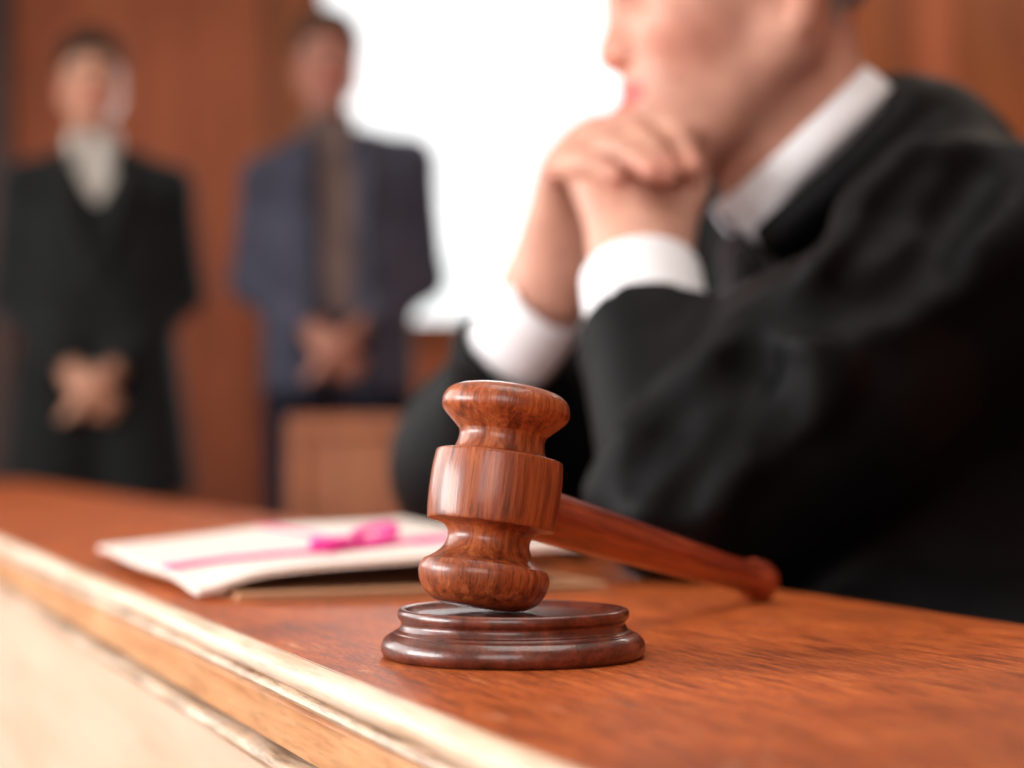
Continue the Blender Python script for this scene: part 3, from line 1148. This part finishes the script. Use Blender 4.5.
# robe
rb = Field((-.16, 1.0, .0), (.78, 1.94, 1.12), .0045)
chest = P(900, 300, 1.47)
belly = P(985, 500, 1.52)
rb.cap(P(872, 215, 1.43), chest, .080, .115, .05)
rb.cap(chest, belly, .125, .19, .06)
rb.cap(belly, np.array([.44, 1.56, .42]), .20, .22, .06)
rb.cap(np.array([.44, 1.56, .40]), np.array([.42, 1.54, .06]), .22, .25, .05)
rb.cap(np.array([.30, 1.42, .44]), np.array([.16, 1.40, .40]), .16, .13, .06)
rb.cap(np.array([.14, 1.40, .38]), np.array([.12, 1.40, .08]), .12, .12, .05)
rb.cap(P(915, 180, 1.42), nShoulder, .058, .066, .05)
for i in range(33):
    a = math.radians(12 + 336 * i / 32)
    b = math.radians(12 + 336 * (i + 1) / 32)
    rb.cap(collar_pt(a, .0125, -.026), collar_pt(b, .0125, -.026), .0095, .0095, .014)
rb.cap(P(900, 190, 1.45), fShoulder, .060, .070, .05)
# near sleeve
rb.cap(nShoulder, nElbow * .6 + nShoulder * .4, .070, .074, .05)
rb.cap(nElbow * .6 + nShoulder * .4, nElbow, .072, .043, .04)
mouth = nElbow * .37 + nWrist * .63
rb.cap(nElbow, mouth, .044, .0455, .02)
rb.cap(mouth, mouth + (nWrist - nElbow) * .24, .0455, .0450, .01)
# sleeve cloth that hangs below the upper arm
rb.cap(P(728, 520, 1.22), P(800, 420, 1.27), .045, .072, .05)
rb.cap(np.array([.29, 1.24, .53]), np.array([.50, 1.34, .53]), .135, .14, .06)
rb.cap(np.array([.27, 1.20, .53]), np.array([.38, 1.02, .53]), .11, .12, .06)
rb.cap(P(790, 560, 1.34), P(930, 420, 1.36), .075, .110, .06)
rb.cap(P(860, 640, 1.26), P(980, 560, 1.36), .05, .10, .06)
# far sleeve
rb.cap(fShoulder, fElbow, .085, .062, .05)
fmouth = P(510, 352, 1.478)
fcuff = P(547, 302, 1.452)
rb.cap(fElbow + np.array([0, 0, -.005]), fmouth, .046, .0415, .03)
rb.cap(fmouth, fcuff, .0415, .0415, .01)
rb.cap(P(462, 500, 1.60), P(474, 420, 1.55), .032, .030, .05)
rb.cap(P(540, 500, 1.62), P(560, 420, 1.60), .06, .05, .06)


def at_surface(pts, off):
    out = []
    for px, py in pts:
        y = rb.ray(px, py, 1.0, 1.95)
        y = 1.35 if y is None else y
        out.append(P(px, py, y + off))
    return out


def ridge(pts, r0, r1, off, k):
    q = at_surface(pts, off)
    n = len(q)
    rb.chain(q, [r0 + (r1 - r0) * i / max(n - 1, 1) for i in range(n)], k)


def crease(pts, r0, r1, off, k):
    q = at_surface(pts, off)
    n = len(q)
    rb.chain(q, [r0 + (r1 - r0) * i / max(n - 1, 1) for i in range(n)], k, 'sub')


ridge([(752, 335), (800, 322), (870, 300), (940, 268), (1010, 232)], .013, .020, .004, .03)
ridge([(603, 492), (640, 442), (695, 388), (745, 348)], .010, .012, .003, .022)
ridge([(648, 505), (700, 447), (758, 384)], .012, .012, .004, .022)
ridge([(712, 500), (745, 440), (772, 380)], .012, .013, .004, .022)
ridge([(790, 410), (815, 400), (828, 372), (812, 345)], .010, .012, .004, .02)
ridge([(860, 235), (905, 205), (950, 165)], .012, .014, .005, .03)
ridge([(830, 270), (870, 210), (910, 160)], .010, .012, .005, .025)
crease([(738, 312), (765, 306), (830, 302), (890, 284), (930, 262)], .010, .013, .002, .02)
crease([(750, 342), (776, 372), (784, 412), (765, 440)], .010, .009, .002, .016)
crease([(632, 482), (672, 428), (722, 376), (752, 352)], .006, .008, .000, .016)
crease([(684, 494), (724, 436), (762, 374)], .007, .008, .001, .016)
crease([(930, 250), (955, 205), (985, 165)], .010, .012, .002, .02)
crease([(850, 262), (890, 205), (925, 160)], .007, .008, .001, .015)
# open neck: the robe ends along the collar and opens in a narrow vee down the front
rb.cap(cC + cA * .06, cC - cA * .006, .0755, .074, .003, 'sub')
vee = [cC + cF * .075 - cA * .02, P(735, 262, 1.375), P(730, 330, 1.375)]
rb.chain(vee, [.024, .026, .012], .008, 'sub')
# sleeve mouths
d_n = (nWrist - nElbow) / np.linalg.norm(nWrist - nElbow)
d_f = (fcuff - fmouth) / np.linalg.norm(fcuff - fmouth)
n_cut = d_n + np.array([.12, .5, 0])
n_cut /= np.linalg.norm(n_cut)
rb.plane_cut(mouth, n_cut, .085)
rb.cap(mouth + d_n * .004, mouth + d_n * .07, .0390, .0405, .003, 'sub')
df2 = d_f + np.array([.30, -.15, .1])
df2 /= np.linalg.norm(df2)
rb.plane_cut(fmouth, d_f, .075)
rb.cap(fmouth - d_f * .010, fmouth + d_f * .06, .0345, .036, .003, 'sub')
# sit on the bench top and keep behind its back edge
x0 = BO + BN * (BWID + .006)
A = np.stack(np.meshgrid(*[rb.lo[i] + rb.h * np.arange(rb.n[i]) for i in range(3)], indexing='ij'), -1)
bench_d = np.maximum(A[..., 2] - (TZ + .0015), (A - x0) @ BN).astype(np.float32)
rb.F = np.maximum(rb.F, -bench_d)
rb.F = np.maximum(rb.F, (-A[..., 2] + .004).astype(np.float32))
del A
keep_world(rb.mesh('robe', M_ROBE, largest=True), JUDGE)

# shirt front and tie inside the vee
sf = Field((.02, 1.22, .70), (.40, 1.62, 1.05), .003)
sf.cap(P(872, 215, 1.43), chest, .074, .109, .05)
sf.cap(chest, P(950, 420, 1.5), .109, .14, .05)
sf.cap(cC - cA * .03, cC - cA * .06, .066, .072, .02)
sf.cap(cC + cA * .10, cC - cA * .02, .066, .062, .004, 'sub')
keep_world(sf.mesh('shirt', M_SHIRT, largest=True), JUDGE)
tk = cC + cF * .083 - cA * .020
tie_bm = Field((.0, 1.2, .70), (.36, 1.60, 1.02), .0025)
tie_bm.cap(tk, tk - cA * .020 + cF * .004, .014, .011, .006)
tdn = [tk - cA * .022 + cF * .005, P(737, 262, 1.372), P(733, 300, 1.370), P(735, 345, 1.372)]
for s in (-1, 0, 1):
    o = cL * s * .010
    tie_bm.chain([tdn[0] + o * .6, tdn[1] + o, tdn[2] + o * 1.4, tdn[3] + o * 1.7], [.008, .007, .007, .007], .008)
keep_world(tie_bm.mesh('necktie', M_TIE), JUDGE)


def tube(name, a, b, ra, rb_, th, mat, n=48, bulge=0.0, tiltv=None):
    z = (b - a)
    ln = np.linalg.norm(z)
    M = axis_matrix(a, z)
    prof = [(ra, 0), (ra + bulge * .6, ln * .3), ((ra + rb_) / 2 + bulge, ln * .6), (rb_ + bulge * .3, ln * .93), (rb_, ln), (rb_ - th * .5, ln + th * .5), (rb_ - th, ln), (ra - th, ln * .1)]
    o = lathe(name, prof, mat, None, n)
    o.data.transform(M)
    o.data.update()
    return o


keep_world(tube('shirt_cuff', mouth - d_n * .010, nElbow * .09 + nWrist * .91, .0385, .0395, .003, M_SHIRT, bulge=.001), JUDGE)
keep_world(tube('shirt_cuff', fmouth - d_f * .012, fcuff, .034, .0325, .003, M_SHIRT, bulge=.002), JUDGE)


# ------------------------------------------------------------------ the two standing men
def standing_man(name, loc, rz, H, label, skin, hair_m, jacket_m, shirt_m, trous_m, brow, open_front, head_off, hands, sh_tilt, yaw_, hem=.80, skirt=0.0):
    """figure facing local -y, feet at z=0; hands = (x, z) of the clasp"""
    root = empty(name, loc, rz)
    tag(root, label, 'person')
    k = H / 1.80
    q = lambda x, y, z: np.array([x, y, z]) * k
    a = math.radians(yaw_)
    HDm = Head(q(head_off, -.005, 1.655), (math.sin(a), -math.cos(a), -.03), (0, 0, 1), k)
    hx, hz = hands
    shz = 1.455
    SH = [q(-.185, .0, shz - sh_tilt), q(.185, .0, shz + sh_tilt)]
    EL = [q(-.212, .03, 1.135), q(.212, .03, 1.145)]
    HC = q(hx, -.185, hz)
    WR = [HC + q(-.046, .032, .070), HC + q(.046, .032, .070)]
    SH[0] += q(0.008, 0, -.05)
    SH[1] += q(-.008, 0, -.05)
    lo, hi = q(-.40, -.36, -.01), q(.40, .24, 1.84)
    fd = Field(lo, hi, .006)
    HDm.sculpt(fd)
    fd.cap(HDm.w(-.018, 0, -.02), q(head_off * .5, .018, 1.45), .052 * k, .054 * k, .02)
    fd.cap(q(0, .02, 1.38), q(0, .01, 1.10), .075 * k, .075 * k, .03)
    fd.cap(q(0, 0.01, 1.10), q(0, .0, .93), .075 * k, .10 * k, .03)
    for i in (0, 1):
        fd.cap(q(0, .02, 1.41), SH[i], .045 * k, .045 * k, .02)
        fd.cap(SH[i], EL[i], .047 * k, .037 * k, .03)
        fd.cap(EL[i], WR[i], .037 * k, .026 * k, .02)
        s = -1 if i == 0 else 1
        fd.cap(q(s * .09, 0, .92), q(s * .10, -.01, .50), .085 * k, .055 * k, .04)
        fd.cap(q(s * .10, -.01, .50), q(s * .11, .02, .09), .052 * k, .036 * k, .02)
        fd.cap(q(s * .11, .02, .06), q(s * .125, -.12, .035), .032 * k, .026 * k, .02)
    fd.ell(HC + q(0, -.008, .0), q(.040, .026, .040), None, .015)
    # clasped hands: one palm over the other, fingers wrapped round
    for i, s in ((0, -1), (1, 1)):
        off = np.array([0, -.022 * k if i else 0, 0])
        kn = []
        for j in range(4):
            u = (j - 1.5) * .019 * k
            p0 = WR[i] + off + np.array([u * .5 * .6, 0, u * .5])
            p1 = HC + off + np.array([-s * .004 * k + u * .5, -.012 * k, .012 * k + u * .8])
            fd.cap(p0, p1, .017 * k, .0135 * k, .012)
            kn.append(p1)
        for j in range(4):
            p1 = kn[j]
            p2 = p1 + np.array([-s * .028, -.012, -.020]) * k
            p3 = p2 + np.array([-s * .018, .012, -.008]) * k
            p4 = p3 + np.array([-s * .008, .014, -.006]) * k
            r = (.0085, .0095, .0098, .0092)[j] * k
            fd.chain([p1, p2, p3, p4], [r * 1.1, r, r * .95, r * .85], .005)
        t0 = WR[i] + off + np.array([-s * .005, -.012, .0]) * k
        fd.chain([t0, t0 + np.array([-s * .03, -.022, -.008]) * k, t0 + np.array([-s * .060, -.022, -.026]) * k], [.0145 * k, .0115 * k, .009 * k], .008)
    b = fd.mesh('body', M_SKIN, root, HDm.tint(skin, brow), largest=True)
    HDm.eyes(b, M_EYE, M_IRIS, M_PUPIL)
    hf = Field(HDm.O - .17, HDm.O + .19, .005)
    HDm.hair(hf, .009)
    hf.mesh('hair', hair_m, root, largest=True)
    # shirt with a small collar
    sf = Field(lo, hi, .006)
    sf.ell(q(0, .005, 1.25), q(.165, .105, .26), None, .05)
    sf.cap(q(-.06, .01, 1.39), q(.06, .01, 1.39), .070 * k, .070 * k, .05)
    sf.cap(q(head_off * .4, .012, 1.44), q(head_off * .8, .004, 1.535), .074 * k, .066 * k, .03)
    sf.cap(q(0, 0, 1.15), q(0, 0, .95), .105 * k, .11 * k, .03)
    sf.cap(q(head_off * .8, .004, 1.53), q(head_off, -.005, 1.62), .059 * k, .068 * k, .004, 'sub')
    sf.cap(q(head_off, -.085, 1.555), q(head_off * .8, -.075, 1.50), .030 * k, .010 * k, .004, 'sub')
    for s in (-1, 1):
        sf.cap(q(head_off + s * .030, -.058, 1.515), q(head_off + s * .045, -.078, 1.455), .014 * k, .008 * k, .006)
    sf.mesh('shirt', shirt_m, root, largest=True)
    # jacket
    jf = Field(lo, hi, .006)
    jf.ell(q(0, .01, 1.24), q(.195, .128, .27), None, .05)
    jf.cap(q(-.085, .012, 1.37 - sh_tilt * .5), q(.085, .012, 1.37 + sh_tilt * .5), .084 * k, .084 * k, .06)
    jf.cap(q(-.06, .0, 1.13), q(-.055 - skirt, .0, hem), .125 * k, .135 * k, .05)
    jf.cap(q(.06, .0, 1.13), q(.055 + skirt, .0, hem), .125 * k, .135 * k, .05)
    for i in (0, 1):
        s = -1 if i == 0 else 1
        jf.cap(q(s * .05, .015, 1.475), SH[i] + q(0, 0, .0), .042 * k, .058 * k, .04)
        jf.cap(SH[i], EL[i], .062 * k, .056 * k, .03)
        d = WR[i] - EL[i]
        d /= np.linalg.norm(d)
        cuff = WR[i] - d * .012 * k
        jf.cap(EL[i], cuff, .056 * k, .040 * k, .02)
        jf.plane_cut(cuff - d * .004, d, .075 * k)
        jf.cap(cuff - d * .05, cuff + d * .03, .031 * k, .034 * k, .002, 'sub')
        # lapel roll and elbow crease
        x = .075 if open_front else .065
        jf.chain([q(s * .062 + head_off * .4, -.070, 1.49), q(s * x, -.122, 1.38), q(s * (.055 if open_front else .012), -.140, 1.17)], [.009 * k, .009 * k, .007 * k], .03)
        jf.chain([q(s * .12, -.105, .98), q(s * .16, -.085, .99)], [.006 * k, .006 * k], .01, 'sub')
    # opening: a vee to the button, or hanging open to the hem
    if open_front:
        jf.chain([q(head_off * .4, -.115, 1.54), q(head_off * .2, -.135, 1.40), q(0, -.145, 1.18), q(.0, -.150, .84)], [.060 * k, .066 * k, .060 * k, .050 * k], .012, 'sub')
    else:
        jf.chain([q(head_off * .4, -.10, 1.57), q(head_off * .2, -.125, 1.46), q(0, -.140, 1.36), q(0, -.150, 1.24)], [.085 * k, .074 * k, .046 * k, .010 * k], .010, 'sub')
        jf.chain([q(0, -.145, 1.20), q(.004, -.150, .86)], [.005 * k, .007 * k], .012, 'sub')
    jf.cap(q(head_off * .5, .012, 1.48), q(head_off, -.01, 1.60), .070 * k, .072 * k, .006, 'sub')
    jf.halfspace(q(0, 0, hem), (0, 0, -1))
    jf.mesh('jacket', jacket_m, root, largest=True)
    # trousers
    tf = Field(lo, hi, .007)
    tf.cap(q(-.05, .0, 1.0), q(.05, .0, 1.0), .115 * k, .115 * k, .05)
    for s in (-1, 1):
        tf.cap(q(s * .085, .0, .93), q(s * .100, -.008, .50), .105 * k, .078 * k, .03)
        tf.cap(q(s * .100, -.008, .50), q(s * .108, .015, .06), .078 * k, .066 * k, .03)
    tf.halfspace(q(0, 0, .035), (0, 0, -1))
    tf.mesh('trousers', trous_m, root, largest=True)
    for s in (-1, 1):
        ef = Field(q(s * .12 - .1, -.26, -.005), q(s * .12 + .1, .12, .14), .005)
        ef.cap(q(s * .11, .045, .035), q(s * .125, -.16, .032), .040 * k, .038 * k, .02)
        ef.cap(q(s * .11, .03, .06), q(s * .11, .03, .10), .042 * k, .040 * k, .02)
        ef.halfspace((0, 0, .002), (0, 0, -1))
        ef.mesh('shoe', M_SHOE, root)
    return root


standing_man('person', (-1.055, 5.10, 0), math.radians(10), 1.80, 'standing person in closed black suit and open pale collar, hands clasped, at the panelled wall',
             srgb(206, 152, 126), M_DHAIR, M_BSUIT, M_GSHIRT, M_BTROUS, srgb(60, 44, 36), False, -.018, (-.012, .855), .0, 5, .62, .055)
standing_man('person', (-.445, 5.12, 0), math.radians(6), 1.855, 'standing person in open slate blue jacket and taupe shirt, beside the bright window',
             srgb(178, 122, 104), M_BHAIR, M_NSUIT, M_BRSHIRT, M_NTROUS, srgb(70, 50, 40), True, -.030, (-.012, .925), .025, 4, .86)

# ------------------------------------------------------------------ camera
cam = bpy.data.cameras.new('camera')
cam.sensor_width = 36.0
cam.lens = FPX / 1024 * 36.0
cam.shift_y = (HY - 384) / 1024
cam.clip_start = .02
cam.dof.use_dof = True
cam.dof.focus_distance = .735
cam.dof.aperture_fstop = 5.0
co = bpy.data.objects.new('camera', cam)
COL.objects.link(co)
co.location = (0, 0, CAMZ)
co.rotation_euler = (math.radians(90), 0, 0)
SC.camera = co
SC.view_settings.view_transform = 'Standard'
SC.view_settings.look = 'None'
SC.view_settings.exposure = 0.0
SC.cycles.use_denoising = True
SC.cycles.max_bounces = 8
SC.cycles.caustics_reflective = False
SC.cycles.caustics_refractive = False
